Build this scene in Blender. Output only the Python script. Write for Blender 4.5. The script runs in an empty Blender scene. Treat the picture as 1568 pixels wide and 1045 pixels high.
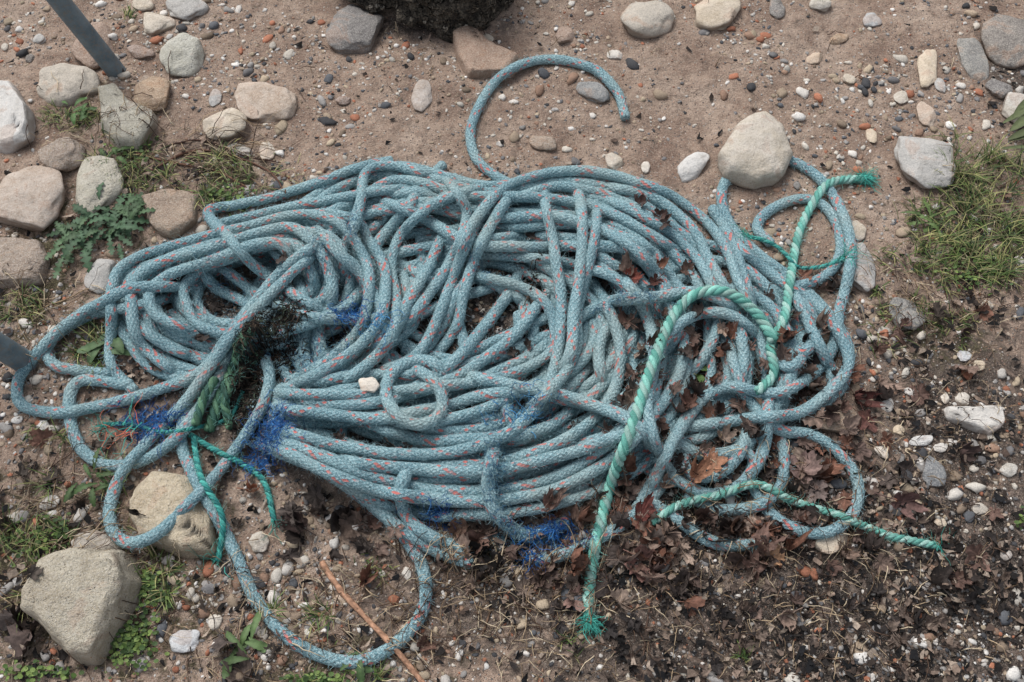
import bpy, bmesh, math, random
import numpy as np
from mathutils import Vector, noise as mnoise
random.seed(7); rng=np.random.default_rng(7)
S=bpy.context.scene
# ---------------------------------------------------------------- camera model (metres)
TILT=math.radians(28); DIST=1.6; FPX=1568*35/36.0
ct,st=math.cos(TILT),math.sin(TILT)
CAM=np.array([0,-DIST*st,DIST*ct])
def W(px,py,z=0.0):
    """plan position (x,y) of an image pixel projected to height z"""
    px=np.asarray(px,float);py=np.asarray(py,float);z=np.asarray(z,float)
    a=(px-784)/FPX;b=-(py-522.5)/FPX
    dx=a;dy=b*ct+st;dz=b*st-ct
    t=(z-CAM[2])/dz
    return np.stack([CAM[0]+dx*t+0*z,CAM[1]+dy*t+0*z],-1)
def srgb(r,g,b,a=1):
    f=lambda c:(c/255/12.92) if c/255<=0.04045 else ((c/255+0.055)/1.055)**2.4
    return (f(r),f(g),f(b),a)
# ---------------------------------------------------------------- noise
TAB=rng.random((256,256))
def vnoise(x,y,s=0):
    x=np.asarray(x,float)+s*17.3;y=np.asarray(y,float)+s*31.7
    ix=np.floor(x).astype(int);iy=np.floor(y).astype(int)
    fx=x-ix;fy=y-iy;fx=fx*fx*(3-2*fx);fy=fy*fy*(3-2*fy)
    g=lambda i,j:TAB[i&255,j&255]
    return (g(ix,iy)*(1-fx)+g(ix+1,iy)*fx)*(1-fy)+(g(ix,iy+1)*(1-fx)+g(ix+1,iy+1)*fx)*fy
def fbm(x,y,o=4,s=0):
    t=0;a=.5;f=1
    for k in range(o):
        t=t+a*vnoise(x*f,y*f,s+k*3);a*=.5;f*=2.03
    return t
def ground_h(x,y):
    x=np.asarray(x,float);y=np.asarray(y,float)
    h=(fbm(x*3,y*3,3,1)-.45)*0.030+(fbm(x*14,y*14,3,5)-.45)*0.014+(fbm(x*60,y*60,3,9)-.45)*0.0055
    return h
# ---------------------------------------------------------------- mesh helper
def build(name,V,F,mat,uv=None,col=None,smooth=True):
    if not isinstance(F,list):F=[F]
    F=[f for f in F if len(f)]
    me=bpy.data.meshes.new(name)
    V=np.asarray(V,np.float32)
    me.vertices.add(len(V));me.vertices.foreach_set('co',V.ravel())
    li=np.concatenate([f.ravel() for f in F]).astype(np.int32)
    tot=np.concatenate([np.full(len(f),f.shape[1],np.int32) for f in F])
    start=np.concatenate([[0],np.cumsum(tot)[:-1]]).astype(np.int32)
    me.loops.add(len(li));me.loops.foreach_set('vertex_index',li)
    me.polygons.add(len(tot));me.polygons.foreach_set('loop_start',start);me.polygons.foreach_set('loop_total',tot)
    me.polygons.foreach_set('use_smooth',np.full(len(tot),smooth))
    me.update(calc_edges=True)
    if uv is not None:
        l=me.uv_layers.new(name='UVMap');l.data.foreach_set('uv',np.asarray(uv,np.float32).ravel())
    if col is not None:
        c=np.ones((len(V),4),np.float32);c[:,:3]=np.asarray(col)[:,:3]
        a=me.color_attributes.new('Col','FLOAT_COLOR','POINT');a.data.foreach_set('color',c.ravel())
    me.validate()
    ob=bpy.data.objects.new(name,me);S.collection.objects.link(ob)
    if mat:me.materials.append(mat)
    return ob
class Acc:
    def __init__(s):s.V=[];s.F={};s.n=0;s.C=[];s.UV={}
    def add(s,V,F,col=None,uv=None):
        F=np.asarray(F);k=F.shape[1]
        s.V.append(V);s.F.setdefault(k,[]).append(F+s.n);s.n+=len(V)
        if col is not None:
            c=np.asarray(col,float)
            if c.ndim==1:c=np.tile(c[:3],(len(V),1))
            s.C.append(c[:,:3])
        if uv is not None:s.UV.setdefault(k,[]).append(uv)
    def make(s,name,mat,smooth=True):
        F=[np.concatenate(v) for v in s.F.values()]
        uv=None
        if s.UV:uv=np.concatenate([np.concatenate(v).reshape(-1,2) for v in s.UV.values()])
        return build(name,np.concatenate(s.V),F,mat,uv,np.concatenate(s.C) if s.C else None,smooth)
# ---------------------------------------------------------------- node helper
class NT:
    def __init__(s,name):
        s.m=bpy.data.materials.new(name);s.m.use_nodes=True;s.t=s.m.node_tree;s.N=s.t.nodes;s.L=s.t.links
        s.b=s.N['Principled BSDF'];s.b.inputs['Specular IOR Level'].default_value=.25
    def n(s,t,**k):
        x=s.N.new(t)
        for a,b in k.items():setattr(x,a,b)
        return x
    def set(s,sock,v):
        if isinstance(v,bpy.types.NodeSocket):s.L.new(v,sock)
        elif v is not None:sock.default_value=v
    def math(s,op,a,b=None,c=None,clamp=False):
        x=s.n('ShaderNodeMath',operation=op,use_clamp=clamp)
        s.set(x.inputs[0],a)
        if b is not None:s.set(x.inputs[1],b)
        if c is not None:s.set(x.inputs[2],c)
        return x.outputs[0]
    def mix(s,f,a,b,mode='MIX'):
        x=s.n('ShaderNodeMix',data_type='RGBA',blend_type=mode)
        s.set(x.inputs[0],f);s.set(x.inputs[6],a);s.set(x.inputs[7],b);return x.outputs[2]
    def noise(s,scale,det=4,rough=.55,vec=None,out=0,dist=0):
        x=s.n('ShaderNodeTexNoise');x.inputs['Scale'].default_value=scale;x.inputs['Detail'].default_value=det
        x.inputs['Roughness'].default_value=rough;x.inputs['Distortion'].default_value=dist
        if vec is not None:s.L.new(vec,x.inputs['Vector'])
        return x.outputs[out]
    def vor(s,scale,vec=None,feature='F1'):
        x=s.n('ShaderNodeTexVoronoi',feature=feature);x.inputs['Scale'].default_value=scale
        if vec is not None:s.L.new(vec,x.inputs['Vector'])
        return x
    def ramp(s,f,pts,interp='LINEAR'):
        x=s.n('ShaderNodeValToRGB');x.color_ramp.interpolation=interp
        e=x.color_ramp.elements
        while len(e)<len(pts):e.new(.5)
        for i,(p,c) in enumerate(pts):
            e[i].position=p;e[i].color=c if len(c)==4 else (*c,1)
        s.L.new(f,x.inputs[0]);return x.outputs[0]
    def mr(s,f,a,b,c=0.,d=1.):
        x=s.n('ShaderNodeMapRange',clamp=True);s.set(x.inputs[0],f)
        for i,v in enumerate((a,b,c,d)):x.inputs[i+1].default_value=v
        return x.outputs[0]
    def bump(s,h,strength,dist,prev=None):
        x=s.n('ShaderNodeBump');x.inputs['Strength'].default_value=strength;x.inputs['Distance'].default_value=dist
        s.L.new(h,x.inputs['Height'])
        if prev is not None:s.L.new(prev,x.inputs['Normal'])
        return x.outputs[0]
    def fin(s,col,rough=.9,nrm=None):
        s.set(s.b.inputs['Base Color'],col);s.set(s.b.inputs['Roughness'],rough)
        if nrm is not None:s.L.new(nrm,s.b.inputs['Normal'])
        return s.m
# ---------------------------------------------------------------- materials
RR=.0091
def mat_rope(name,base,light,dark,tracer):
    t=NT(name);uvn=t.n('ShaderNodeUVMap').outputs[0]
    sp=t.n('ShaderNodeSeparateXYZ');t.L.new(uvn,sp.inputs[0]);u,v=sp.outputs[0],sp.outputs[1]
    pos=t.n('ShaderNodeNewGeometry').outputs['Position']
    N=10.;FU=95.
    patch=t.noise(38,2,.6,pos);fine=t.noise(850,2,.7,pos);mid=t.noise(300,2,.7,pos);big=t.noise(10,2,.6,pos)
    wob=t.math('MULTIPLY',t.math('SUBTRACT',patch,.5),1.4)
    uf=t.math('ADD',t.math('MULTIPLY',u,FU),wob);vn=t.math('MULTIPLY',v,N)
    a=t.math('ADD',uf,vn);b=t.math('SUBTRACT',uf,vn)
    fa=t.math('FRACT',a);fb=t.math('FRACT',b);ia=t.math('FLOOR',a);ib=t.math('FLOOR',b)
    sa=t.math('SINE',t.math('MULTIPLY',fa,math.pi));sb=t.math('SINE',t.math('MULTIPLY',fb,math.pi))
    even=t.math('FLOORED_MODULO',t.math('ADD',ia,ib),2.)
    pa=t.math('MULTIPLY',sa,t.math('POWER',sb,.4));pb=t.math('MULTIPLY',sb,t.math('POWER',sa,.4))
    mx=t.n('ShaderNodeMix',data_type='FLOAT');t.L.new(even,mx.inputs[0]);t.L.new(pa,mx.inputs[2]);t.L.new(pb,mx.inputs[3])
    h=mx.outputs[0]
    ta=t.math('LESS_THAN',t.math('FLOORED_MODULO',ia,N),.5)
    tb=t.math('LESS_THAN',t.math('FLOORED_MODULO',t.math('ADD',ib,3.),N),.5)
    ne=t.math('SUBTRACT',1.,even)
    tr=t.math('ADD',t.math('MULTIPLY',ta,ne),t.math('MULTIPLY',tb,even),clamp=True)
    tr=t.math('MULTIPLY',tr,t.math('MULTIPLY',t.mr(patch,.38,.52),t.mr(fine,.32,.55,.5,1.)))
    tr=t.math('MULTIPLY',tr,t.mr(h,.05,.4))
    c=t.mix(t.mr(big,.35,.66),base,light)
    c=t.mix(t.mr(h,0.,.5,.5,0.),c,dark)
    c=t.mix(t.mr(mid,.46,.64,0,.55),c,dark)
    c=t.mix(t.mr(mid,.34,.50,.45,0),c,srgb(190,212,213))
    c=t.mix(t.mr(fine,.52,.66,0,.75),c,srgb(212,224,224))
    c=t.mix(t.mr(fine,.34,.46,.6,0),c,srgb(56,86,96))
    c=t.mix(tr,c,tracer)
    c=t.mix(t.mr(big,.52,.70,0,.32),c,srgb(146,146,136))
    n1=t.bump(h,.7,.0016);n2=t.bump(fine,.7,.0015,n1);n3=t.bump(mid,.6,.0020,n2)
    return t.fin(c,.95,n3)
def mat_attr(name,rough=.85,var=.35,scale=300,bs=.3,spec=.25):
    t=NT(name);a=t.n('ShaderNodeAttribute',attribute_name='Col').outputs[0]
    pos=t.n('ShaderNodeNewGeometry').outputs['Position']
    nz=t.noise(scale,3,.65,pos)
    k=t.mr(nz,.25,.75,1-var,1+var)
    cc=t.n('ShaderNodeCombineXYZ')
    for i in range(3):t.L.new(k,cc.inputs[i])
    c=t.mix(1.,a,cc.outputs[0],'MULTIPLY')
    t.b.inputs['Specular IOR Level'].default_value=spec
    return t.fin(c,rough,t.bump(nz,bs,.002))
def mat_stone(name,c1,c2,spk,spkamt=.4,rough=.85,bumpy=1.):
    t=NT(name);tc=t.n('ShaderNodeTexCoord').outputs['Object']
    oi=t.n('ShaderNodeObjectInfo').outputs['Random']
    add=t.n('ShaderNodeVectorMath',operation='ADD');t.L.new(tc,add.inputs[0])
    cb=t.n('ShaderNodeCombineXYZ');t.L.new(t.math('MULTIPLY',oi,13.),cb.inputs[0]);t.L.new(oi,cb.inputs[2]);t.L.new(cb.outputs[0],add.inputs[1])
    v=add.outputs[0]
    n18=t.noise(18,4,.6,v,dist=.8)
    c=t.mix(t.mr(n18,.40,.64),c1,c2)
    n70=t.noise(70,4,.7,v);n420=t.noise(420,3,.7,v)
    c=t.mix(t.mr(n70,.5,.72,0,.55),c,(c1[0]*.55,c1[1]*.52,c1[2]*.48,1))
    c=t.mix(t.mr(n18,.56,.62,0,.35),c,srgb(168,128,100))
    vo=t.vor(230,v).outputs['Distance']
    pits=t.mr(vo,.08,.28,1,0)
    pits=t.math('MULTIPLY',pits,t.mr(t.noise(45,1,.6,v),.4,.6,0,spkamt))
    c=t.mix(pits,c,spk)
    c=t.mix(t.mr(n420,.45,.72,0,.45),c,srgb(228,222,212))
    c=t.mix(t.mr(n420,.30,.45,.35,0),c,spk)
    dr=t.mix(oi,srgb(255,247,236),srgb(236,242,250));c=t.mix(1.,c,dr,'MULTIPLY')
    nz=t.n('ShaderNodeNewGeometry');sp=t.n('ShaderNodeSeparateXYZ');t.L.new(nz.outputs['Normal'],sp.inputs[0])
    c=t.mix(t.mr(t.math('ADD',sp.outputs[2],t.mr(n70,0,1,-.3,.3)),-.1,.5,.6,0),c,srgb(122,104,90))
    n1=t.bump(n70,.5*bumpy,.009);n2=t.bump(n420,.5*bumpy,.0018,n1)
    inv=t.math('SUBTRACT',1.,pits);n3=t.bump(inv,.5*bumpy,.0015,n2)
    return t.fin(c,rough,n3)
def mat_boulder():
    t=NT('boulder_conglomerate');v=t.n('ShaderNodeTexCoord').outputs['Object']
    vo=t.vor(75,v);vo2=t.vor(210,v);n=t.noise(30,4,.7,v)
    c=t.ramp(n,[(.35,srgb(46,42,38)),(.5,srgb(84,77,68)),(.65,srgb(124,114,102))])
    sel=t.n('ShaderNodeSeparateColor');t.L.new(vo.outputs['Color'],sel.inputs[0])
    peb=t.math('MULTIPLY',t.mr(vo.outputs['Distance'],.32,.42,1,0),t.math('GREATER_THAN',sel.outputs[0],.62))
    c=t.mix(peb,c,t.ramp(sel.outputs[1],[(0,srgb(90,84,78)),(.5,srgb(150,140,126)),(1,srgb(180,172,160))]))
    c=t.mix(t.mr(vo2.outputs['Distance'],.5,.75,0,.7),c,srgb(26,24,22))
    hgt=t.math('ADD',t.mr(vo.outputs['Distance'],0,.6,1,0),t.math('MULTIPLY',n,1.5))
    return t.fin(c,.95,t.bump(t.mr(vo2.outputs['Distance'],0,.7,1,0),.8,.003,t.bump(hgt,1.,.012)))
def mat_ground():
    t=NT('earth_and_sand');a=t.n('ShaderNodeAttribute',attribute_name='Col').outputs[0]
    sc=t.n('ShaderNodeSeparateColor');t.L.new(a,sc.inputs[0]);dk,ms,gr=sc.outputs
    pos=t.n('ShaderNodeNewGeometry').outputs['Position']
    n40=t.noise(42,5,.7,pos,dist=.3);n300=t.noise(380,3,.75,pos);n12=t.noise(9,4,.65,pos);n700=t.noise(650,2,.7,pos)
    sand=t.ramp(n12,[(.32,srgb(134,111,97)),(.48,srgb(168,145,128)),(.66,srgb(190,169,152))])
    sand=t.mix(t.mr(n40,.46,.66,0,.65),sand,srgb(122,101,89))
    sand=t.mix(t.mr(n300,.48,.72,0,.6),sand,srgb(210,193,177))
    sand=t.mix(t.mr(n700,.54,.68,0,.75),sand,srgb(88,74,66))
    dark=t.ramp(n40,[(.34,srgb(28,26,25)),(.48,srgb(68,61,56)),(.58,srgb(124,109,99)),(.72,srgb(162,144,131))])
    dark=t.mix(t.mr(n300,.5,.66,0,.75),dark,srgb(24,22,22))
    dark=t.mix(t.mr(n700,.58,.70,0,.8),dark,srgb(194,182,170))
    moss=t.ramp(n300,[(.3,srgb(42,38,30)),(.5,srgb(86,79,62)),(.7,srgb(124,117,88))])
    def edge(m,n,w=.2):
        return t.mr(t.math('ADD',m,t.math('MULTIPLY',t.math('SUBTRACT',n,.5),2.4)),.5-w,.5+w)
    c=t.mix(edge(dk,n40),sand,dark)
    c=t.mix(edge(ms,n40),c,moss)
    vo=t.vor(260,pos);grain=t.mr(vo.outputs['Distance'],.30,.42,1,0)
    sel=t.n('ShaderNodeSeparateColor');t.L.new(vo.outputs['Color'],sel.inputs[0])
    pick=t.math('GREATER_THAN',t.math('ADD',sel.outputs[0],t.math('MULTIPLY',gr,.32)),.84)
    gcol=t.ramp(sel.outputs[1],[(0,srgb(70,68,70)),(.3,srgb(120,116,112)),(.55,srgb(190,178,164)),(.75,srgb(166,118,94)),(1,srgb(215,210,203))])
    gm=t.math('MULTIPLY',grain,pick);c=t.mix(t.math('MULTIPLY',gm,.85),c,gcol)
    n1=t.bump(n40,.9,.014);n2=t.bump(n300,.9,.003,n1);n3=t.bump(gm,.8,.002,n2)
    return t.fin(c,.95,n3)
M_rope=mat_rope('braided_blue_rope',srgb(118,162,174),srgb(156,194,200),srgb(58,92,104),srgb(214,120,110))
M_green=mat_attr('green_polypropylene',.6,.35,700,.6,.3)
M_peb=mat_attr('pebble_mix',.8,.28,420,.35)
M_leaf=mat_attr('dead_leaf',.7,.5,160,.5,.3)
M_grass=mat_attr('grass_green',.6,.3,120,.2,.3)
M_litter=mat_attr('plant_litter',.9,.4,250,.3)
M_twine=mat_attr('blue_twine',.6,.3,500,.3)
G=mat_ground()
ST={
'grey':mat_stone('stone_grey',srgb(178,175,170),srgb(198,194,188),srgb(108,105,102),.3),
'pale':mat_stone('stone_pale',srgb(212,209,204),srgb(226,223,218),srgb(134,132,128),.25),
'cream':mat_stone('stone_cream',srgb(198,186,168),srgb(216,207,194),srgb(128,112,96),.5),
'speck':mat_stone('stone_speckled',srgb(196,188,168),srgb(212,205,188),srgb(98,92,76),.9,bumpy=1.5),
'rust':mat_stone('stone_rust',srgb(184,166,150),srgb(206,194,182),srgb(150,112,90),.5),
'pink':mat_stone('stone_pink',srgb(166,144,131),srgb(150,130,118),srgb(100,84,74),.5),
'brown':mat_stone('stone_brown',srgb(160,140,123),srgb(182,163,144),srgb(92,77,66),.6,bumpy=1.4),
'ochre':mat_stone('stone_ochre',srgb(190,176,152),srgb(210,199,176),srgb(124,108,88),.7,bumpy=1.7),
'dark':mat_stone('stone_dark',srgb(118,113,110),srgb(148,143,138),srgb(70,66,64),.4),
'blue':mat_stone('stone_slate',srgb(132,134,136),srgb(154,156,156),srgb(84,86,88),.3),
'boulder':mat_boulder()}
# ---------------------------------------------------------------- ground sheet
def blob(x,y,cx,cy,rx,ry):
    c=W(cx,cy);sx=rx*1.05e-3;sy=ry*1.2e-3
    return np.exp(-(((x-c[0])/sx)**2+((y-c[1])/sy)**2))
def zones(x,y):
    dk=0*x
    for b in [(1400,920,460,260,1.05),(1000,960,320,170,.75),(1480,640,200,220,.8),(760,900,280,120,.7),(1150,760,300,160,1.),(1545,120,60,140,.8),(700,520,480,230,1.2),(380,540,200,160,1.),(560,640,380,140,.8),(20,900,150,160,.5),(300,250,120,60,.5),(650,40,190,40,.8),(1380,540,90,80,.6),(1060,520,200,160,.9)]:  # blobs under the heap: damp soil, painted darker to deepen the shade there
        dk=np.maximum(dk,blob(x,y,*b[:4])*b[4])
    ms=0*x
    for b in [(60,400,90,160,.75),(190,300,80,120,.6),(350,285,70,50,.75),(1500,360,130,110,.7),(230,920,160,120,.6),(60,880,140,160,.65),(480,1030,220,60,.5),(130,520,100,70,.6),(1440,520,90,60,.55),(130,170,50,60,.5),(30,780,80,120,.5)]:
        ms=np.maximum(ms,blob(x,y,*b[:4])*b[4])
    gr=0*x+.3
    for b in [(200,60,380,160,1.),(1420,120,220,180,1.),(1450,650,160,200,.9),(400,900,300,100,.6),(860,130,120,60,.8),(1150,60,300,80,.7)]:
        gr=np.maximum(gr,blob(x,y,*b[:4])*b[4])
    return dk,ms,gr
def axis(a,b,step,far):
    c=np.arange(a,b,step);out=[];d=step
    p=c[-1]
    while p<far:
        d*=1.22;p+=d;out.append(p)
    lo=[];d=step;p=c[0]
    while p>-far:
        d*=1.22;p-=d;lo.append(p)
    return np.concatenate([lo[::-1],c,out])
gx=axis(-1.05,1.05,.0032,80);gy=axis(-.75,1.05,.0032,80)
X,Y=np.meshgrid(gx,gy);Z=ground_h(X,Y)
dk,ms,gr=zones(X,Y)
Z=Z+(dk+.25)*(fbm(X*110,Y*110,2,30)-.4)*.005
far=np.clip((np.hypot(X,Y)-3)/10,0,1);Z=Z+far*(fbm(X*.08,Y*.08,3,2)-.45)*.8
nx,ny=len(gx),len(gy);I=np.arange(nx*ny).reshape(ny,nx)
F=np.stack([I[:-1,:-1],I[:-1,1:],I[1:,1:],I[1:,:-1]],-1).reshape(-1,4)
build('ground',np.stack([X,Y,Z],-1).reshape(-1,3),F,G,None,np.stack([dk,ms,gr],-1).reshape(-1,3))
# ---------------------------------------------------------------- height raster for resting things on things
CELL=.003;HX0,HY0=-1.2,-.9;HNX,HNY=800,700
hx=HX0+np.arange(HNX)*CELL;hy=HY0+np.arange(HNY)*CELL
HM=ground_h(*np.meshgrid(hx,hy));HG=HM.copy()
def hidx(x,y):
    return (np.clip(((y-HY0)/CELL+.5).astype(int),0,HNY-1),np.clip(((x-HX0)/CELL+.5).astype(int),0,HNX-1))
def ico(sub):
    bm=bmesh.new();bmesh.ops.create_icosphere(bm,subdivisions=sub,radius=1)
    V=np.array([v.co[:] for v in bm.verts]);F=np.array([[v.index for v in f.verts] for f in bm.faces]);bm.free();return V,F
ICO6=ico(6);ICO5=ico(5);ICO4=ico(4);ICO2=ico(2)
def fract(P,sc,off):
    return np.array([mnoise.fractal(Vector((p[0]*sc+off,p[1]*sc,p[2]*sc)),.8,2.1,4) for p in P])
def shape_stone(V,seed,ang,rough=.0):
    r=np.random.default_rng(seed);v=V.copy();d=np.zeros(len(V))
    for f,a in ((1.3,.10),(2.6,.07),(5,.03),(11,.008+rough)):
        for k in range(4):
            w=r.normal(size=3);w/=np.linalg.norm(w);d+=a*.6*np.sin(V@w*f*2+r.random()*6.28)
    v*=(1+d)[:,None]
    for k in range(int(ang*16)):
        n=r.normal(size=3);n/=np.linalg.norm(n);off=r.uniform(.62,.9)
        e=np.maximum(0,v@n-off);v-=n*(e*.93)[:,None]
    v*=(1+(.025+.06*ang+rough*2)*fract(v,2.2,seed%97))[:,None]
    if rough:v*=(1+.03*fract(v,9,3.3))[:,None]
    return v/np.abs(v).max(0)
def put(name,P,faces,kind,x,y,z,stamp=True):
    ob=build(name,P,faces,ST[kind]);ob.location=(x,y,z)
    if stamp:
        iy,ix=hidx(P[:,0]+x,P[:,1]+y);np.maximum.at(HM,(iy,ix),P[:,2]+z)
    return ob
def stone(name,cx,cy,w,h,kind,rot=0,ang=0.,th=.45,sink=.35,seed=None,on=None,stamp=True,rough=0.,big=False,base=None):
    seed=int(cx*7+cy*13)&0xffff if seed is None else seed
    base=base or (ICO5 if (big or w>85) else ICO4)
    v=shape_stone(base[0],seed,ang,rough)
    c0=W(cx,cy);px=.5*np.linalg.norm(W(cx+w/2,cy)-W(cx-w/2,cy));py=.5*np.linalg.norm(W(cx,cy+h/2)-W(cx,cy-h/2))*.97
    tz=th*min(px,py)
    a=math.radians(rot);c,s_=math.cos(a),math.sin(a)
    R=np.array([[c,-s_],[s_,c]])
    if rot:
        vv=v.copy();vv[:,:2]=(vv[:,:2]*np.array([1,.6]))@R.T
        vv[:,:2]/=np.abs(vv[:,:2]).max(0);v=vv
    v=v.copy();v[:,2]=np.sign(v[:,2])*np.abs(v[:,2])**.8
    gz=float(ground_h(c0[0],c0[1])) if on is None else on
    zc=gz+tz*(1-2*sink)
    c1=W(cx,cy,zc)
    return put(name,v*np.array([px,py,tz]),base[1],kind,c1[0],c1[1],zc,stamp)
def slab(name,outline,kind,tz,sink=.3,seed=1,tilt=(0,0),edge=.30,on=None,rough=.05,stamp=True,cuts=9):
    """angular rock: plan outline, flattish top face, chipped arrises"""
    r=np.random.default_rng(seed);O=np.array(outline,float)
    c=O.mean(0);c0=W(c[0],c[1]);gz=float(ground_h(c0[0],c0[1])) if on is None else on
    zc=gz+tz*(1-2*sink);zt=zc+tz*.5
    Q=W(O[:,0],O[:,1],zt*.7);cc=Q.mean(0);Q=Q-cc
    V=ICO5[0];th=np.arctan2(V[:,1],V[:,0]);rho=np.hypot(V[:,0],V[:,1])
    d=np.stack([np.cos(th),np.sin(th)],1);best=np.full(len(V),9.)
    for i in range(len(Q)):
        a,b=Q[i],Q[(i+1)%len(Q)];e=b-a;den=d[:,0]*e[1]-d[:,1]*e[0];den=np.where(abs(den)<1e-9,1e-9,den)
        t=(a[0]*e[1]-a[1]*e[0])/den;s=(a[0]*d[:,1]-a[1]*d[:,0])/den
        ok=(t>0)&(s>=-1e-6)&(s<=1+1e-6);best=np.where(ok&(t<best),t,best)
    best=np.where(best>8,np.abs(Q).max()*.6,best)
    P=np.stack([d[:,0]*best*rho**edge,d[:,1]*best*rho**edge,np.sign(V[:,2])*np.abs(V[:,2])**.45*tz],1)
    P[:,:2]*=(1-.10*np.clip(P[:,2:3]/tz,-1,1))
    sz=np.abs(Q).max();n=0
    for f,a in ((1.5,.05),(3,.03)):
        for k in range(4):
            w=r.normal(size=3);w/=np.linalg.norm(w);n=n+a*.6*np.sin((P/sz)@w*f*2+r.random()*6.28)
    P=P*(1+n)[:,None];P[:,2]+=P[:,0]*tilt[0]+P[:,1]*tilt[1]
    for k in range(cuts):
        w=r.normal(size=3)*np.array([1,1,.8]);w/=np.linalg.norm(w);pr=P@w;off=pr.max()*r.uniform(.78,.93);P=P-w*(np.maximum(0,pr-off)*.95)[:,None]
    f=fract(P/sz,2.5,seed*3.1);u=P/(np.linalg.norm(P,axis=1)[:,None]+1e-9);u[:,2]+=np.sign(P[:,2])*.6
    P=P+u*(f*rough*sz*.55)[:,None]
    return put(name,P,ICO5[1],kind,cc[0],cc[1],zc,stamp)
stone('boulder',655,-72,350,238,'boulder',seed=5,ang=.5,th=.7,sink=.3,rough=.05,base=ICO6)
slab('stone',[(690,52),(716,36),(748,60),(800,88),(776,118),(722,122),(704,100)],'pink',.022,seed=3,sink=.42)
slab('stone',[(-30,130),(22,132),(46,170),(52,218),(6,226),(-30,215)],'pale',.026,seed=4,tilt=(.2,.1))
slab('stone',[(150,135),(178,132),(200,158),(236,172),(240,200),(214,222),(178,220),(152,188)],'speck',.022,seed=6,edge=.45,rough=.03,cuts=3)
slab('stone',[(1446,624),(1490,626),(1538,620),(1540,650),(1514,664),(1450,640)],'pale',.014,seed=8)
slab('stone',[(214,300),(262,284),(306,300),(300,345),(262,362),(226,350)],'brown',.018,seed=9,sink=.45)
slab('stone',[(-20,366),(60,366),(80,392),(66,432),(-10,446)],'brown',.02,seed=10,sink=.4)
L=[(108,128,100,64,'grey',0,0),(143,68,68,74,'pink',0,.2),(240,38,58,36,'cream',0,.4),(282,85,76,66,'speck',0,.3),(287,14,68,38,'grey',0,.4),
(408,157,106,60,'rust',0,.1),(345,192,74,52,'cream',0,.2),(645,147,36,52,'rust',0,0),
(50,308,116,110,'rust',0,.1),(149,284,82,90,'speck',0,.1),(95,236,70,54,'brown',0,.4),
(408,232,28,28,'pale',0,0),(156,420,50,62,'grey',0,.4),(232,150,60,60,'brown',0,.4),(542,50,90,84,'dark',0,.3),
(990,27,84,60,'grey',0,.1),(1096,18,78,58,'cream',0,.4),(941,85,26,18,'pale',0,.3),(908,141,52,34,'blue',-35,0),
(1061,256,54,50,'pale',42,.4),(941,248,30,30,'cream',0,.5),(1418,243,94,96,'grey',0,.2),(1420,106,40,58,'cream',55,.4),
(1548,60,96,92,'dark',0,.2),(1554,165,50,54,'cream',0,.4),(1316,415,58,84,'grey',0,.3),(1391,483,58,50,'blue',0,.4),(1310,352,32,36,'cream',0,.2),
(1283,645,76,46,'brown',0,.2),(1276,828,62,46,'cream',30,.6),
(142,836,96,62,'grey',0,.6),(282,982,48,38,'pale',0,0),(77,770,32,24,'pale',25,0),
(1427,722,40,48,'blue',0,.3),(833,218,46,26,'brown',0,.3),(1336,32,32,22,'grey',0,0),(1490,92,44,70,'blue',0,.2),(1416,176,36,42,'rust',0,.2),
(525,153,24,16,'pink',0,.2),(1474,612,24,22,'pale',0,0),(1357,618,22,28,'pale',0,0),(1350,692,22,24,'pale',0,0),(1440,686,24,16,'pale',0,0),(1511,468,20,18,'grey',0,0),
(398,830,34,34,'cream',0,.7),(330,150,20,28,'grey',0,0),(365,232,44,24,'grey',-20,0),(1190,15,26,34,'dark',0,.2),(1530,135,40,30,'dark',0,.3),(1300,122,22,16,'cream',0,0),
(1248,90,30,20,'rust',30,.2),(1285,60,34,18,'brown',35,.2),(1380,150,24,22,'cream',0,.3),(1440,132,18,26,'grey',0,.2),(865,55,30,26,'pink',0,.4),(746,60,22,14,'cream',0,.2),
(1475,545,24,18,'pale',0,.3),(1500,560,20,18,'cream',0,.3),(1446,610,16,18,'pale',0,.2),(520,918,22,18,'rust',0,0),(1256,6,36,26,'cream',0,.2),(215,80,50,22,'pink',-25,.4),(622,878,16,22,'pale',0,.3),(988,258,16,20,'pale',0,.2),(1376,660,20,18,'cream',0,.2),(1410,675,40,18,'pale',20,.3),
(218,8,36,20,'cream',0,.2),(60,60,22,16,'grey',0,0),(45,90,16,14,'dark',0,0),(1335,210,18,28,'cream',0,.3),(220,130,26,30,'brown',0,.3),(1560,400,16,20,'cream',0,.3),(1545,720,30,22,'cream',0,.3),(1500,780,26,20,'grey',0,.3),(1395,600,22,16,'pale',0,.2),(1540,850,22,18,'rust',0,.3),(1440,800,20,16,'cream',0,.3)]
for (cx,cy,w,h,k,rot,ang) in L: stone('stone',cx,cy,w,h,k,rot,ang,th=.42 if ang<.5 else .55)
slab('rock',[(204,742),(236,722),(290,728),(322,768),(330,846),(284,852),(212,828),(198,790)],'ochre',.034,seed=11,tilt=(.05,0),edge=.2,cuts=6)
slab('rock',[(96,852),(150,842),(206,850),(208,884),(176,960),(150,1012),(110,1006),(30,938),(48,880)],'ochre',.042,seed=29,tilt=(.0,.06),sink=.25,edge=.18,rough=.07,cuts=7)
m=HM.copy()
for dy,dx in ((0,1),(1,0),(0,-1),(-1,0)):m=np.maximum(m,np.roll(HM,(dy,dx),(0,1)))
HM=m
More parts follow.
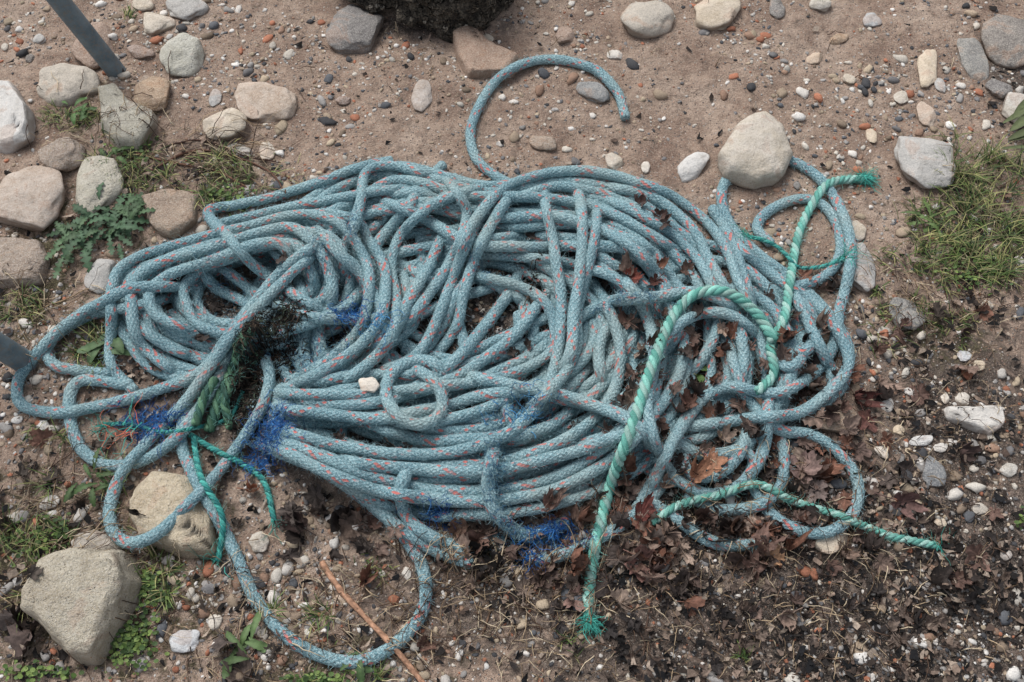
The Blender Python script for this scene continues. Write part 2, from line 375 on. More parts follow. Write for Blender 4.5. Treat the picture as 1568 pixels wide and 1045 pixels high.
# ---------------------------------------------------------------- rope engine
def catmull(P,step):
    P=np.asarray(P,float);P=np.vstack([2*P[0]-P[1],P,2*P[-1]-P[-2]]);out=[]
    for i in range(1,len(P)-2):
        p0,p1,p2,p3=P[i-1:i+3]
        n=max(2,int(np.linalg.norm(p2-p1)/step));t=np.linspace(0,1,n,endpoint=False)[:,None]
        out.append(.5*((2*p1)+(-p0+p2)*t+(2*p0-5*p1+4*p2-p3)*t**2+(-p0+3*p1-3*p2+p3)*t**3))
    out.append(P[-2][None]);return np.vstack(out)
def smooth1(z,k):
    if k<1:return z
    w=np.hanning(2*k+3)[1:-1];w/=w.sum();return np.convolve(np.pad(z,k,'edge'),w,'valid')
def resample(P,step):
    d=np.r_[0,np.cumsum(np.linalg.norm(np.diff(P,axis=0),axis=1))]
    n=max(4,int(d[-1]/step));s=np.linspace(0,d[-1],n)
    return np.stack([np.interp(s,d,P[:,k]) for k in range(P.shape[1])],1)
def offs(r):
    k=int(r/CELL);o=[]
    for i in range(-k,k+1):
        for j in range(-k,k+1):
            d=math.hypot(i,j)*CELL
            if d<r*.97:o.append((i,j,math.sqrt(r*r-d*d)))
    return o
def contact(xy,r):
    iy,ix=hidx(xy[:,0],xy[:,1]);z=np.full(len(xy),-9.)
    for i,j,c in offs(r):
        if c<.5*r:continue
        z=np.maximum(z,HM[np.clip(iy+i,0,HNY-1),np.clip(ix+j,0,HNX-1)]+c)
    return z
def stampr(P,r):
    iy,ix=hidx(P[:,0],P[:,1])
    for i,j,c in offs(r):
        np.maximum.at(HM,(np.clip(iy+i,0,HNY-1),np.clip(ix+j,0,HNX-1)),P[:,2]+c)
def comp(z):
    return np.where(z>.090,.090+(z-.090)*.7,z)
def lay(pts,r,squash=.22,wob=2.4,k=7,stamp=True,tuck=(0,0)):
    px=catmull(pts,4.)
    px=resample(px,4.5)
    n=len(px);sd=random.random()*100;t=np.arange(n)*.08
    px=px+np.stack([fbm(t,t*0+sd,2)-.37,fbm(t,t*0+sd+40,2)-.37],1)*2.4*wob
    s=np.arange(n);L_=12.
    dn=np.zeros(n)
    if tuck[0]:dn=dn+np.clip(1-s/L_,0,1)**1.3
    if tuck[1]:dn=dn+np.clip(1-s[::-1]/L_,0,1)**1.3
    z=np.full(n,.03)
    for it in range(4):
        xy=W(px[:,0],px[:,1],z)
        zc=comp(contact(xy,r)-squash*r)
        zs=smooth1(zc,k);zn=np.maximum(zs,zc-.35*r);zn=smooth1(zn,3)
        zn=zn-dn*.060;zn=np.maximum(zn,ground_h(xy[:,0],xy[:,1])+r*.85)
        z=zn if it==0 else .5*z+.5*zn
    xy=W(px[:,0],px[:,1],z)
    P=resample(np.column_stack([xy,z]),.004)
    P[:,2]=smooth1(P[:,2],3)
    if stamp:stampr(P,r)
    return P
def tube(P,r,ns=14,u0=0.,twist=0.):
    P=np.asarray(P,float)
    T=np.gradient(P,axis=0);T/=np.linalg.norm(T,axis=1)[:,None]+1e-12
    r=np.broadcast_to(r,(len(P),)).astype(float)
    P=np.vstack([P[0]-T[0]*r[0]*.42,P[0]-T[0]*r[0]*.3,P,P[-1]+T[-1]*r[-1]*.3,P[-1]+T[-1]*r[-1]*.42])
    r=np.r_[r[0]*.05,r[0]*.7,r,r[-1]*.7,r[-1]*.05];T=np.vstack([T[0],T[0],T,T[-1],T[-1]])
    s=np.cross(T,[0,0,1.]);s/=np.linalg.norm(s,axis=1)[:,None]+1e-9;u=np.cross(s,T)
    L_=np.r_[0,np.cumsum(np.linalg.norm(np.diff(P,axis=0),axis=1))]+u0
    a=np.arange(ns)/ns*2*math.pi
    V=P[:,None]+(s[:,None]*np.cos(a)[None,:,None]+u[:,None]*np.sin(a)[None,:,None])*r[:,None,None]
    n=len(P);I=np.arange(n*ns).reshape(n,ns);J=np.roll(I,-1,1)
    F=np.stack([I[:-1],J[:-1],J[1:],I[1:]],-1).reshape(-1,4)
    v0=np.arange(ns)/ns;v1=v0+1/ns
    U0=np.repeat(L_[:-1,None],ns,1);U1=np.repeat(L_[1:,None],ns,1)
    v0=np.tile(v0,(n-1,1))+twist;v1=np.tile(v1,(n-1,1))+twist
    uv=np.stack([np.stack([U0,v0],-1),np.stack([U0,v1],-1),np.stack([U1,v1],-1),np.stack([U1,v0],-1)],2).reshape(-1,4,2)
    return V.reshape(-1,3),F,uv
def strands(acc,Q,rad,col):
    n,k,_=Q.shape
    T=np.gradient(Q,axis=1);T/=np.linalg.norm(T,axis=2)[...,None]+1e-9
    s=np.cross(T,np.array([.13,.21,1.]));s/=np.linalg.norm(s,axis=2)[...,None]+1e-9;u=np.cross(s,T)
    tap=np.linspace(1,.35,k)[None,:,None,None]*np.asarray(rad)[:,None,None,None]
    a=np.arange(3)/3*6.2832
    V=Q[:,:,None]+(s[:,:,None]*np.cos(a)[None,None,:,None]+u[:,:,None]*np.sin(a)[None,None,:,None])*tap
    I=np.arange(n*k*3).reshape(n,k,3);J=np.roll(I,-1,2)
    F=np.stack([I[:,:-1],J[:,:-1],J[:,1:],I[:,1:]],-1).reshape(-1,4)
    acc.add(V.reshape(-1,3),F,np.repeat(np.asarray(col),k*3,0))
rope=Acc();ROPES=[]
def R(pts,r=RR,tuck=(1,1),**k):
    r=r*random.uniform(.95,1.05)
    P=lay(pts,r,tuck=tuck,**k)
    rr=r*(1+.16*(fbm(np.arange(len(P))*.05,np.full(len(P),random.random()*99),3)-.42)*2)
    V,F,uv=tube(P,rr,16,random.random()*3,random.random());rope.add(V,F,None,uv);ROPES.append((P,r));return P
def bundle(pa,pb,n,jit=4,**k):
    pa=np.array(pa,float);pb=np.array(pb,float)
    ts=list(np.linspace(0,1,n));random.shuffle(ts)
    for t in ts:
        q=pa*(1-t)+pb*t;q=q+np.array([[random.uniform(-jit,jit),random.uniform(-jit,jit)] for _ in q]);R(q,**k)
def ell(cx,cy,a,b,a0,a1,tilt=0,jit=.05,n=None):
    n=n or max(6,int(abs(a1-a0)/28));o=[]
    for t in np.linspace(a0,a1,n):
        t_=math.radians(t);q=1+random.uniform(-jit,jit)
        x=a*q*math.cos(t_);y=-b*q*math.sin(t_);tt=math.radians(tilt)
        o.append((cx+x*math.cos(tt)+y*math.sin(tt),cy-x*math.sin(tt)+y*math.cos(tt)))
    return o
R([(957,182),(945,140),(915,110),(870,94),(820,93),(776,110),(742,145),(722,190),(723,228),(742,256),(785,285),(840,320)],tuck=(0,1))
R([(1160,232),(1115,272),(1106,310),(1122,350),(1165,392),(1225,436),(1272,485),(1298,535),(1290,590),(1250,625),(1190,640)],tuck=(0,1))
R([(1180,372),(1160,350),(1175,326),(1215,308),(1255,312),(1282,345),(1288,390),(1262,425),(1215,440),(1160,445),(1120,440)])
R([(480,712),(540,752),(592,795),(634,845),(652,893),(644,942),(608,985),(556,1012),(500,1006),(440,974),(392,920),(362,855),(335,795),(300,735),(278,680),(290,620),(330,560)])
R([(430,670),(500,722),(565,768),(612,808),(665,842),(722,862)],wob=1,tuck=(1,0))
R([(815,858),(870,846),(925,820),(975,785),(1012,745),(1040,690)],tuck=(0,1))
R([(1000,770),(1040,800),(1100,832),(1180,834)],tuck=(1,0))
# --- under layers of the heap
for i in range(10):
    cx=random.uniform(650,740);cy=random.uniform(485,520);s_=random.uniform(.3,1.)
    R(ell(cx,cy,330*s_,220*s_,random.uniform(0,360),random.uniform(480,860),0,.08),squash=.7)
for i in range(10):
    x0=random.uniform(480,900);y0=random.uniform(330,640);a=random.uniform(0,3.14)
    dx,dy=140*math.cos(a),110*math.sin(a);q=random.uniform(-60,60)
    R([(x0-dx,y0-dy),(x0-q*.6,y0+q),(x0+dx,y0+dy)],squash=.7)
for i in range(7):
    s_=random.uniform(.5,1.);a0=random.uniform(0,360)
    R(ell(random.uniform(360,420),445,190*s_,92*s_,a0,a0+random.uniform(280,420),8,.05),squash=.7)
for i in range(6):
    s_=random.uniform(.6,1.);a0=random.uniform(0,360)
    R(ell(random.uniform(1010,1110),random.uniform(520,590),150*s_,180*s_,a0,a0+random.uniform(220,380),-10,.06),squash=.6)
bundle([(385,640),(470,668),(600,690),(740,690),(860,660),(960,610),(1040,540)],[(385,672),(480,722),(610,778),(740,790),(870,765),(985,702),(1070,620)],9,jit=8,squash=.5)
bundle([(420,350),(520,285),(620,262),(740,285),(860,270),(960,290),(1050,350)],[(440,410),(540,345),(640,320),(740,340),(860,340),(960,370),(1030,430)],7,jit=9,squash=.5)
bundle([(330,590),(240,560),(190,500),(176,445),(200,405),(300,370),(400,345),(480,325),(545,350),(575,420)],
       [(330,520),(270,500),(240,470),(236,440),(270,420),(340,400),(400,385),(450,385),(480,420),(490,480)],6,jit=7,squash=.45)
bundle([(900,285),(980,300),(1050,345),(1100,410),(1130,480),(1140,560),(1110,630)],[(890,380),(940,410),(980,460),(1000,520),(995,590),(960,650),(900,690)],7,jit=10,squash=.45)
bundle([(640,350),(720,345),(800,355),(880,350),(960,365),(1040,405)],[(650,410),(720,395),(800,400),(880,405),(950,440),(1010,500)],4,jit=9,squash=.4)
bundle([(540,400),(560,450),(545,500),(500,550),(440,590)],[(640,390),(650,450),(620,510),(560,560),(470,610)],4,jit=9,squash=.4)
bundle([(390,600),(540,572),(640,562),(740,530),(830,480)],[(390,640),(540,650),(640,655),(740,630),(840,570)],5,jit=10,squash=.4)
bundle([(330,400),(380,440),(400,480),(390,520)],[(400,370),(450,420),(470,470),(450,520)],3,squash=.5)
HMID=HM.copy()
# --- visible strands, lower to upper
R([(1110,500),(1140,600),(1190,655),(1245,668),(1288,696),(1315,745),(1302,790),(1262,816),(1212,808),(1172,778),(1150,735),(1152,700),(1110,670)])
R([(1190,655),(1200,700),(1195,745),(1160,775),(1100,780),(1050,760)])
R([(170,572),(120,568),(84,560),(72,535),(98,503),(150,480),(215,468),(280,450)])
R([(200,590),(120,585),(108,640),(126,690),(172,714),(222,704),(268,672),(305,625),(345,560),(395,495),(440,440)])
R([(640,265),(636,300),(606,340),(575,375),(560,420)])
R([(360,430),(430,470),(520,490),(620,480),(700,470)])
R([(690,330),(660,400),(625,460),(596,520),(560,560),(500,600)])
R([(745,395),(700,450),(680,500),(640,545),(560,575)])
R([(800,410),(770,460),(735,510),(690,560),(640,590),(580,615)])
R([(860,420),(820,470),(780,520),(720,565),(640,600),(540,620),(420,610)])
R([(905,430),(935,480),(950,540),(940,600),(900,650),(830,690),(740,712),(640,712),(540,695),(400,655)])
R([(930,400),(975,455),(1000,515),(998,580),(970,640),(920,690),(850,730),(760,752),(660,752),(570,730),(490,700),(400,662)])
R([(1090,320),(1120,370),(1140,430),(1160,500),(1200,560),(1230,540),(1220,490),(1180,450)])
R([(900,300),(960,320),(1030,360),(1080,415),(1100,480),(1080,540),(1040,590)])
R([(650,290),(700,300),(770,300),(850,305),(930,325),(1000,360),(1060,400)])
R([(560,300),(640,330),(720,372),(800,378),(870,376),(950,380),(1020,395)])
R([(920,345),(975,390),(1018,450),(1032,510),(1020,560)])
R([(700,330),(760,335),(830,330),(900,345),(970,380),(1020,440)])
R([(470,330),(510,380),(560,430),(590,500),(560,560)])
R([(300,400),(330,440),(380,470),(400,520)])
R([(690,420),(760,430),(830,460),(850,520),(830,580)])
R([(500,700),(600,716),(740,722),(850,700),(950,668),(1040,650)])
R([(540,640),(640,672),(740,672),(840,655),(900,600)])
R([(390,600),(500,605),(600,600),(700,590),(780,575),(835,545),(870,500)])
R([(390,622),(520,636),(600,640),(690,620),(780,600),(850,610),(940,632),(985,662),(1000,700)])
R([(390,645),(510,682),(610,696),(710,688),(780,662),(828,615),(850,560),(858,500),(858,440),(848,380),(836,320),(830,268)])
R([(640,690),(614,745),(622,790),(660,822),(715,845)])
R([(400,672),(540,740),(640,762),(740,768),(840,752),(920,715),(980,660),(1030,590)])
R([(765,660),(748,745),(768,795),(815,822),(868,800)],r=RR*1.15)
R([(560,560),(600,510),(606,460),(600,410),(612,362),(650,322),(705,296),(770,283)])
R([(205,600),(170,560),(172,500),(172,445),(190,408),(250,380),(330,358),(400,342),(470,328),(520,345),(560,400),(566,450),(552,500),(510,548),(440,588)])
R([(300,582),(250,558),(212,520),(200,470),(206,430),(255,400),(330,378),(400,356),(452,350),(490,385),(510,440),(500,500)])
R([(320,520),(270,500),(236,480),(230,446),(262,420),(330,398),(390,375),(430,375),(450,410),(470,450)])
R([(330,345),(400,328),(470,312),(540,300),(600,290),(650,292)])
R([(545,340),(585,400),(590,440),(578,500),(530,545),(470,580),(420,602)])
R([(650,270),(690,282),(715,330),(690,400),(650,460),(610,510)])
R([(520,395),(540,350),(553,305),(562,262),(600,254),(645,264),(690,285)])
R([(775,283),(738,330),(708,385),(690,440),(665,500),(640,540),(600,570)])
R([(800,272),(768,320),(736,375),(712,440),(700,500),(668,545)])
R([(1018,430),(1040,470),(1030,520),(1000,560)])
R([(900,476),(950,458),(1010,456),(1060,448),(1110,462),(1150,500)],r=RR*1.12)
R([(690,572),(760,585),(850,604),(920,625),(975,652),(1015,700)])
R([(910,290),(912,350),(898,420),(884,480),(880,540),(850,590),(790,640)])
R([(870,268),(886,300),(892,350),(888,410),(880,470),(876,530),(850,590)])
R([(700,420),(720,350),(770,290),(830,268),(900,262),(965,275),(1030,302),(1080,338),(1112,380),(1135,440),(1160,500),(1172,560),(1176,620),(1168,690),(1135,740),(1088,756),(1038,735),(1004,680),(992,615),(1004,550),(1040,496),(1100,478),(1150,505),(1170,560)])
R([(1165,235),(1222,250),(1262,282),(1292,330),(1304,382),(1298,432),(1284,482),(1274,532),(1236,580),(1180,604),(1120,592),(1076,612),(1040,660),(1010,720),(975,780)],tuck=(0,1))
R([(1105,350),(1150,395),(1210,440),(1262,480),(1290,520),(1298,560),(1270,600),(1220,632),(1160,640),(1090,650),(1030,655)])
R([(1150,640),(1130,700),(1090,730),(1050,720),(1040,670)])
R([(1200,500),(1225,540),(1250,510),(1235,470),(1190,440)])
R([(1200,420),(1230,480),(1270,560),(1275,600)])
R([(600,246),(545,258),(500,276),(430,300),(362,314),(324,320),(322,334),(342,356),(384,402),(432,440),(480,470),(512,502)])
HMSW=HM.copy()
R([(520,350),(450,400),(400,450),(350,515),(305,572),(235,600),(150,622),(80,632),(34,620),(26,590),(48,552),(92,505),(150,468),(215,440),(300,440)])
R([(500,375),(440,425),(385,480),(335,545),(285,615),(232,668),(190,720),(170,770),(172,812),(202,832),(245,815),(292,770),(335,722),(375,668),(402,620),(413,580),(406,548)],k=12,tuck=(1,0))
R([(700,600),(660,556),(612,562),(590,600),(608,636),(645,650),(675,628),(670,590),(638,566),(600,570)])
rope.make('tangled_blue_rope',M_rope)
# ---------------------------------------------------------------- thin strands
def fray(acc,p,d,n,ln,r,col,spread=.8,curl=.4,hug=True,js=.004,cols=None,flat=.5):
    p=np.asarray(p,float)
    if p.ndim==1:p=np.tile(p,(n,1))+rng.normal(size=(n,3))*js*np.array([1,1,.5])
    n=len(p);d=np.asarray(d,float);d=d/np.linalg.norm(d,axis=-1,keepdims=True)
    dd=d+rng.normal(size=(n,3))*spread*np.array([1,1,flat]);dd/=np.linalg.norm(dd,axis=1)[:,None]
    l=ln*rng.uniform(.4,1.25,n);q=[p]
    for k in range(6):
        dd=dd+rng.normal(size=(n,3))*curl*np.array([1,1,flat*.8]);dd/=np.linalg.norm(dd,axis=1)[:,None]
        x=q[-1]+dd*(l/6)[:,None]
        if hug:
            iy,ix=hidx(x[:,0],x[:,1]);x[:,2]=np.maximum(x[:,2]-.001,HM[iy,ix]+.0005)
        q.append(x)
    if cols is None:c=np.tile(np.array(col[:3]),(n,1))
    else:c=np.array([k[:3] for k in cols])[rng.integers(0,len(cols),n)]
    strands(acc,np.stack(q,1),r*rng.uniform(.6,1.4,n),c*rng.uniform(.5,1.5,(n,1)))
def along(acc,P,r,n,ln,rad,col):
    i=rng.integers(2,len(P)-2,n);T=P[i+1]-P[i-1];T/=np.linalg.norm(T,axis=1)[:,None]
    s=np.cross(T,[0,0,1.]);s/=np.linalg.norm(s,axis=1)[:,None];u=np.cross(s,T)
    a=rng.uniform(-.3,3.44,n)[:,None];o=s*np.cos(a)+u*np.sin(a)
    p=P[i]+o*r*.95;d=T*rng.choice([-.8,.8],(n,1))+o*rng.uniform(.15,.9,(n,1));q=[p]
    for k in range(3):
        d=d+rng.normal(size=(n,3))*.35;d/=np.linalg.norm(d,axis=1)[:,None];q.append(q[-1]+d*ln*rng.uniform(.15,.45,(n,1)))
    strands(acc,np.stack(q,1),np.full(n,rad),np.array(col[:3])*rng.uniform(.6,1.5,(n,1)))
GC=[srgb(94,158,146),srgb(126,182,170),srgb(162,200,190)]
def laid(acc,P,r,pitch=.055,cols=None):
    P=resample(P,.003)
    T=np.gradient(P,axis=0);T/=np.linalg.norm(T,axis=1)[:,None]
    s=np.cross(T,[0,0,1.]);s/=np.linalg.norm(s,axis=1)[:,None];u=np.cross(s,T)
    d=np.arange(len(P))*.003
    for k in range(3):
        a=d/pitch*2*math.pi+k*2.094
        Q=P+(s*np.cos(a)[:,None]+u*np.sin(a)[:,None])*r*.5
        V,F,uv=tube(Q,r*.56,10)
        c=np.array((cols or GC)[k%3][:3]);m_=len(V)//10
        n=np.repeat(fbm(np.arange(m_)*.08,np.full(m_,k*9.),3,4),10)[:,None]
        fib=(.7+.6*rng.random((10,)));fib=np.tile(fib,m_)[:,None]
        acc.add(V,F,c*(.6+.75*n)*fib,None)
def green(pts,r,f0=None,f1=None,name='green_twisted_rope',cols=None,n=40,ln=.035):
    acc=Acc();P=lay(pts,r,squash=.25,wob=1.2,k=9);laid(acc,P,r,pitch=r*4.6,cols=cols)
    if f0:fray(acc,P[0],P[0]-P[4],n,ln,.0006,srgb(76,170,156))
    if f1:fray(acc,P[-1],P[-1]-P[-5],n,ln,.0006,srgb(76,170,156))
    along(acc,P,r,int(len(P)*2),.014,.00022,srgb(140,196,184))
    return acc.make(name,M_green)
green([(1000,800),(1040,774),(1100,758),(1160,742),(1215,768),(1290,792),(1360,820),(1436,836)],.0060,None,True,n=15)
green([(1322,274),(1272,280),(1246,310),(1222,362),(1210,430),(1200,490),(1180,526),(1186,570),(1160,600)],.0074,True,None,n=130,ln=.032)
green([(903,952),(902,905),(912,835),(935,742),(962,668),(985,600),(1010,530),(1040,472),(1080,446),(1122,452),(1160,482),(1185,522)],.0084,True,None,n=130,ln=.026)
tl=[srgb(58,144,138),srgb(78,164,154),srgb(46,120,118)]
green([(290,665),(330,690),(372,712),(405,740),(420,798)],.0046,None,True,cols=tl,n=12)
green([(296,668),(308,730),(340,790),(334,858)],.0046,None,True,cols=tl,n=14)
green([(160,650),(200,650),(250,662),(300,655),(350,640),(372,600)],.0034,True,None,cols=tl,n=20)
green([(1146,362),(1180,372),(1205,392),(1222,410),(1255,410),(1292,396)],.0036,True,True,cols=tl,n=30)
KEEP=HM;HM=HMSW
og=[srgb(70,108,86),srgb(98,136,108),srgb(52,88,76)]
green([(320,660),(336,610),(360,560),(372,520),(392,500)],.009,None,None,cols=og)
green([(352,655),(345,610),(368,570),(400,540)],.007,None,None,cols=og)
green([(300,650),(312,610),(330,580)],.007,None,None,cols=og)
sw=Acc()
KB=[srgb(28,26,25),srgb(44,38,34),srgb(76,64,54),srgb(24,28,26),srgb(36,32,30),srgb(60,70,58)]
def clump(acc,cx,cy,sx,sy,n,ln,r,cols,lift=.04,curl=.8,flat=.3,dens=.7):
    x,y=W(cx+rng.normal(size=n)*sx*dens,cy+rng.normal(size=n)*sy*dens,lift).T
    iy,ix=hidx(x,y);fray(acc,np.stack([x,y,HM[iy,ix]+.001],1),rng.normal(size=(n,3))*np.array([1,1,flat]),n,ln,r,None,.8,curl,cols=cols,flat=flat)
for b in [(408,508,34,30,560),(372,575,16,34,520),(372,632,20,14,180),(440,480,20,10,120)]:
    clump(sw,*b,.022,.0010,KB,.06)
HM=KEEP
for b in [(765,850,26,14,120),(820,430,12,20,30),(1280,740,16,22,50),(935,880,10,14,40)]:clump(sw,*b,.022,.0012,KB,.02)
sw.make('black_seaweed',M_litter)
tw=Acc()
DB=[srgb(32,88,152),srgb(28,70,126),srgb(60,120,180)];LB=[srgb(62,124,172),srgb(90,150,186)]
for (cx,cy,sx,sy,n,ln,c) in [(218,628,22,12,240,.035,DB),(412,652,20,16,260,.035,DB),(395,690,20,8,100,.03,DB),(532,478,14,12,120,.03,DB),(800,632,22,12,90,.03,LB),(845,806,24,9,200,.03,DB),(668,780,14,7,70,.03,DB),(585,505,14,10,60,.03,LB),(812,836,12,12,90,.03,DB)]:
    clump(tw,cx,cy,sx,sy,n,ln,.0006,c,.05,1.0,.3,1.)
for k in range(16):
    x,y=W(190+random.gauss(0,16),668+random.gauss(0,8));fray(tw,(x,y,.02),(-1,.2,0),1,.07,.0008,srgb(204,112,88) if k%2 else srgb(70,170,155),.6,.7)
tw.make('loose_twine',M_twine)
fz=Acc()
for (P,r) in ROPES:along(fz,P,r,int(len(P)*3),.011,.0002,srgb(160,192,198))
FC=[srgb(96,140,156),srgb(150,182,190),srgb(70,110,140)]
for b in [(760,720,12,40,520),(830,810,40,8,260),(460,530,30,20,520),(490,400,8,24,160),(330,420,20,30,200),(745,400,14,6,100),(960,460,30,5,220),(780,800,14,10,160),(540,350,8,20,120)]:
    clump(fz,*b,.016,.0004,FC,.06,.7,.5,1.)
fz.make('frayed_rope_fibres',M_twine)
# ---------------------------------------------------------------- stone resting on the ropes etc
slab('stone',[(1100,242),(1126,198),(1166,178),(1200,194),(1220,236),(1200,268),(1160,280),(1112,266)],'cream',.024,sink=.05,seed=78,edge=.6,tilt=(-.1,.12),cuts=4,rough=.04)
x=W(565,590,.1);iy,ix=hidx(np.array([x[0]]),np.array([x[1]]))
stone('stone',565,590,32,24,'pale',0,.1,on=float(HM[iy[0],ix[0]]),sink=.2,stamp=False)
# ---------------------------------------------------------------- gravel
def scatter(n,x0=-160,x1=1730,y0=-200,y1=1190):
    return rng.uniform(x0,x1,n),rng.uniform(y0,y1,n)
pal=np.array([srgb(*c)[:3] for c in [(150,146,142),(120,118,118),(92,94,98),(190,184,174),(206,200,192),(168,150,130),(150,122,104),(166,112,88),(176,160,138),(70,70,72),(216,212,206),(136,120,104),(196,188,176),(160,156,152)]])
def pebbles(name,n,smin,smax,pw,weight):
    px,py=scatter(n);xy=W(px,py);dk,ms,gr=zones(xy[:,0],xy[:,1])
    cl=fbm(xy[:,0]*9,xy[:,1]*9,3,6)
    iy,ix=hidx(xy[:,0],xy[:,1])
    keep=(rng.random(n)<np.clip(weight(dk,ms,gr)*(cl*2.4)**2.5,0,1))&((HM-HG)[iy,ix]<.003)
    xy=xy[keep];n=len(xy);V0,F0=ICO2
    s=smin+(smax-smin)*rng.random(n)**pw
    sc=np.stack([s*rng.uniform(.9,1.35,n),s*rng.uniform(.65,1,n),s*rng.uniform(.35,.65,n)],1)
    a=rng.uniform(0,6.28,n);V=np.tile(V0,(n,1,1))
    for k in range(3):
        w=rng.normal(size=(n,3))*2.2;ph=rng.uniform(0,6.28,n)
        V=V*(1+.15*np.sin(np.einsum('nvk,nk->nv',np.tile(V0,(n,1,1)),w)+ph[:,None]))[:,:,None]
    V=V*sc[:,None,:];c,s_=np.cos(a)[:,None],np.sin(a)[:,None]
    x=V[:,:,0]*c-V[:,:,1]*s_;y=V[:,:,0]*s_+V[:,:,1]*c
    z=V[:,:,2]+(ground_h(xy[:,0],xy[:,1])+sc[:,2]*.25)[:,None]
    V=np.stack([x+xy[:,0:1],y+xy[:,1:2],z],-1).reshape(-1,3)
    F=(F0[None]+(np.arange(n)*len(V0))[:,None,None]).reshape(-1,3)
    ci=pal[rng.integers(0,len(pal),n)]*rng.uniform(.7,1.15,(n,1))
    build(name,V,F,M_peb,None,np.repeat(ci,len(V0),0));return n
n1=pebbles('gravel',46000,.0012,.0042,1.8,lambda d,m,g_:.18+.85*g_**1.3+.14*d-.1*m)
n2=pebbles('pebbles',8500,.004,.0115,2.3,lambda d,m,g_:.08+.8*g_**2)
# ---------------------------------------------------------------- litter chips
def chips(name,n,fn,cols,smin,smax,mat,hgt=.004):
    px,py=scatter(n);xy=W(px,py);dk,ms,gr=zones(xy[:,0],xy[:,1])
    cl=fbm(xy[:,0]*12,xy[:,1]*12,3,16)
    iy,ix=hidx(xy[:,0],xy[:,1])
    keep=(rng.random(n)<np.clip(fn(dk,ms,gr,px,py)*(cl*2.1)**3,0,1))&((HM-HG)[iy,ix]<.003);xy=xy[keep];n=len(xy)
    k=7;a=np.sort(rng.uniform(0,6.28,(n,k)),1);rad=rng.uniform(.5,1,(n,k))
    s=smin+(smax-smin)*rng.random(n)**1.6
    P=np.stack([np.cos(a)*rad,np.sin(a)*rad*rng.uniform(.25,.9,(n,1)),0*a],-1)*s[:,None,None]
    P=np.concatenate([np.zeros((n,1,3)),P],1)
    P[:,:,2]=(P[:,:,0]**2-P[:,:,1]**2)/s[:,None]*rng.uniform(-.6,.6,(n,1))
    th=rng.uniform(0,6.28,n);ti=rng.normal(0,.35,n)
    y,z=P[:,:,1]*np.cos(ti)[:,None]-P[:,:,2]*np.sin(ti)[:,None],P[:,:,1]*np.sin(ti)[:,None]+P[:,:,2]*np.cos(ti)[:,None]
    x=P[:,:,0];X=x*np.cos(th)[:,None]-y*np.sin(th)[:,None];Y=x*np.sin(th)[:,None]+y*np.cos(th)[:,None]
    V=np.stack([X+xy[:,0:1],Y+xy[:,1:2],z+(ground_h(xy[:,0],xy[:,1])+.0015+rng.random(n)*hgt)[:,None]],-1).reshape(-1,3)
    i=np.arange(1,k+1);F0=np.stack([0*i,i,np.roll(i,-1)],1)
    F=(F0[None]+(np.arange(n)*(k+1))[:,None,None]).reshape(-1,3)
    cc=np.array([srgb(*c)[:3] for c in cols]);ci=cc[rng.integers(0,len(cc),n)]*rng.uniform(.6,1.2,(n,1))
    build(name,V,F,mat,None,np.repeat(ci,k+1,0),False)
chips('leaf_litter',48000,lambda d,m,g_,x,y:.85*d**1.6+.22*m+.02,[(32,29,28),(26,25,25),(56,48,43),(86,72,64),(50,45,43),(130,113,101),(30,30,32),(40,36,34),(158,143,129)],.002,.013,M_litter,.007)
stw=Acc()
def straw(px,py,ang,ln,r,col,rise=.01):
    x,y=W(px,py);P=[];d=ang
    for k in range(6):
        x+=math.cos(d)*ln/5;y+=math.sin(d)*ln/5;d+=random.gauss(0,.18)
        iy,ix=hidx(np.array([x]),np.array([y]));P.append((x,y,min(HM[iy[0],ix[0]],.03+float(ground_h(x,y)))+.002+rise*math.sin(k/5*3.1)*random.random()))
    V,F,uv=tube(np.array(P),np.linspace(r,r*.5,6),5);stw.add(V,F,np.array(col[:3])*random.uniform(.6,1.3))
SC=[srgb(164,144,118),srgb(126,106,84),srgb(88,70,58),srgb(190,174,148),srgb(64,50,42)]
for (cx,cy,rx,ry,n,ln,am,asd) in [(60,860,80,110,180,.07,.9,.9),(300,240,90,35,110,.07,-.3,.7),(40,470,60,50,60,.06,0,2),(760,960,330,80,420,.035,0,3),(1300,900,300,130,420,.03,0,3),(400,940,220,90,190,.04,0,3),(1440,450,110,60,160,.04,0,3),(160,200,120,50,80,.04,0,3),(1000,60,500,60,50,.025,0,3),(1150,780,170,90,160,.04,0,3),(780,890,160,40,160,.05,.8,.8),(1420,650,120,150,160,.03,0,3),(1500,330,70,60,90,.05,0,3)]:
    for k in range(n):straw(cx+random.gauss(0,rx*.6),cy+random.gauss(0,ry*.6),random.gauss(am,asd),ln*random.uniform(.4,1.4),random.uniform(.0004,.001),random.choice(SC))
stw.make('dry_stems',M_litter)
def stick(name,pts,r0,r1,col):
    P=resample(catmull(pts,5),5);q=[]
    for a,b in P:
        z=.02
        for _ in range(2):x,y=W(a,b,z);iy,ix=hidx(np.array([x]),np.array([y]));z=HM[iy[0],ix[0]]+r0
        q.append((x,y,z))
    q=np.array(q);q[:,2]=smooth1(q[:,2],8);rr=np.linspace(r0,r1,len(q))*(1+.35*(vnoise(np.arange(len(q))*.4,np.zeros(len(q)),3)-.5))
    V,F,uv=tube(q,rr,9);a=Acc();a.add(V,F,np.array(col[:3])*(.6+.8*rng.random((len(V),1))));return a.make(name,M_litter)
stick('stick',[(493,862),(520,902),(560,946),(605,994),(652,1052),(680,1090)],.0046,.0034,srgb(166,128,104))
stick('twig',[(232,262),(290,232),(350,238),(410,262),(440,300)],.0026,.0013,srgb(100,74,62))
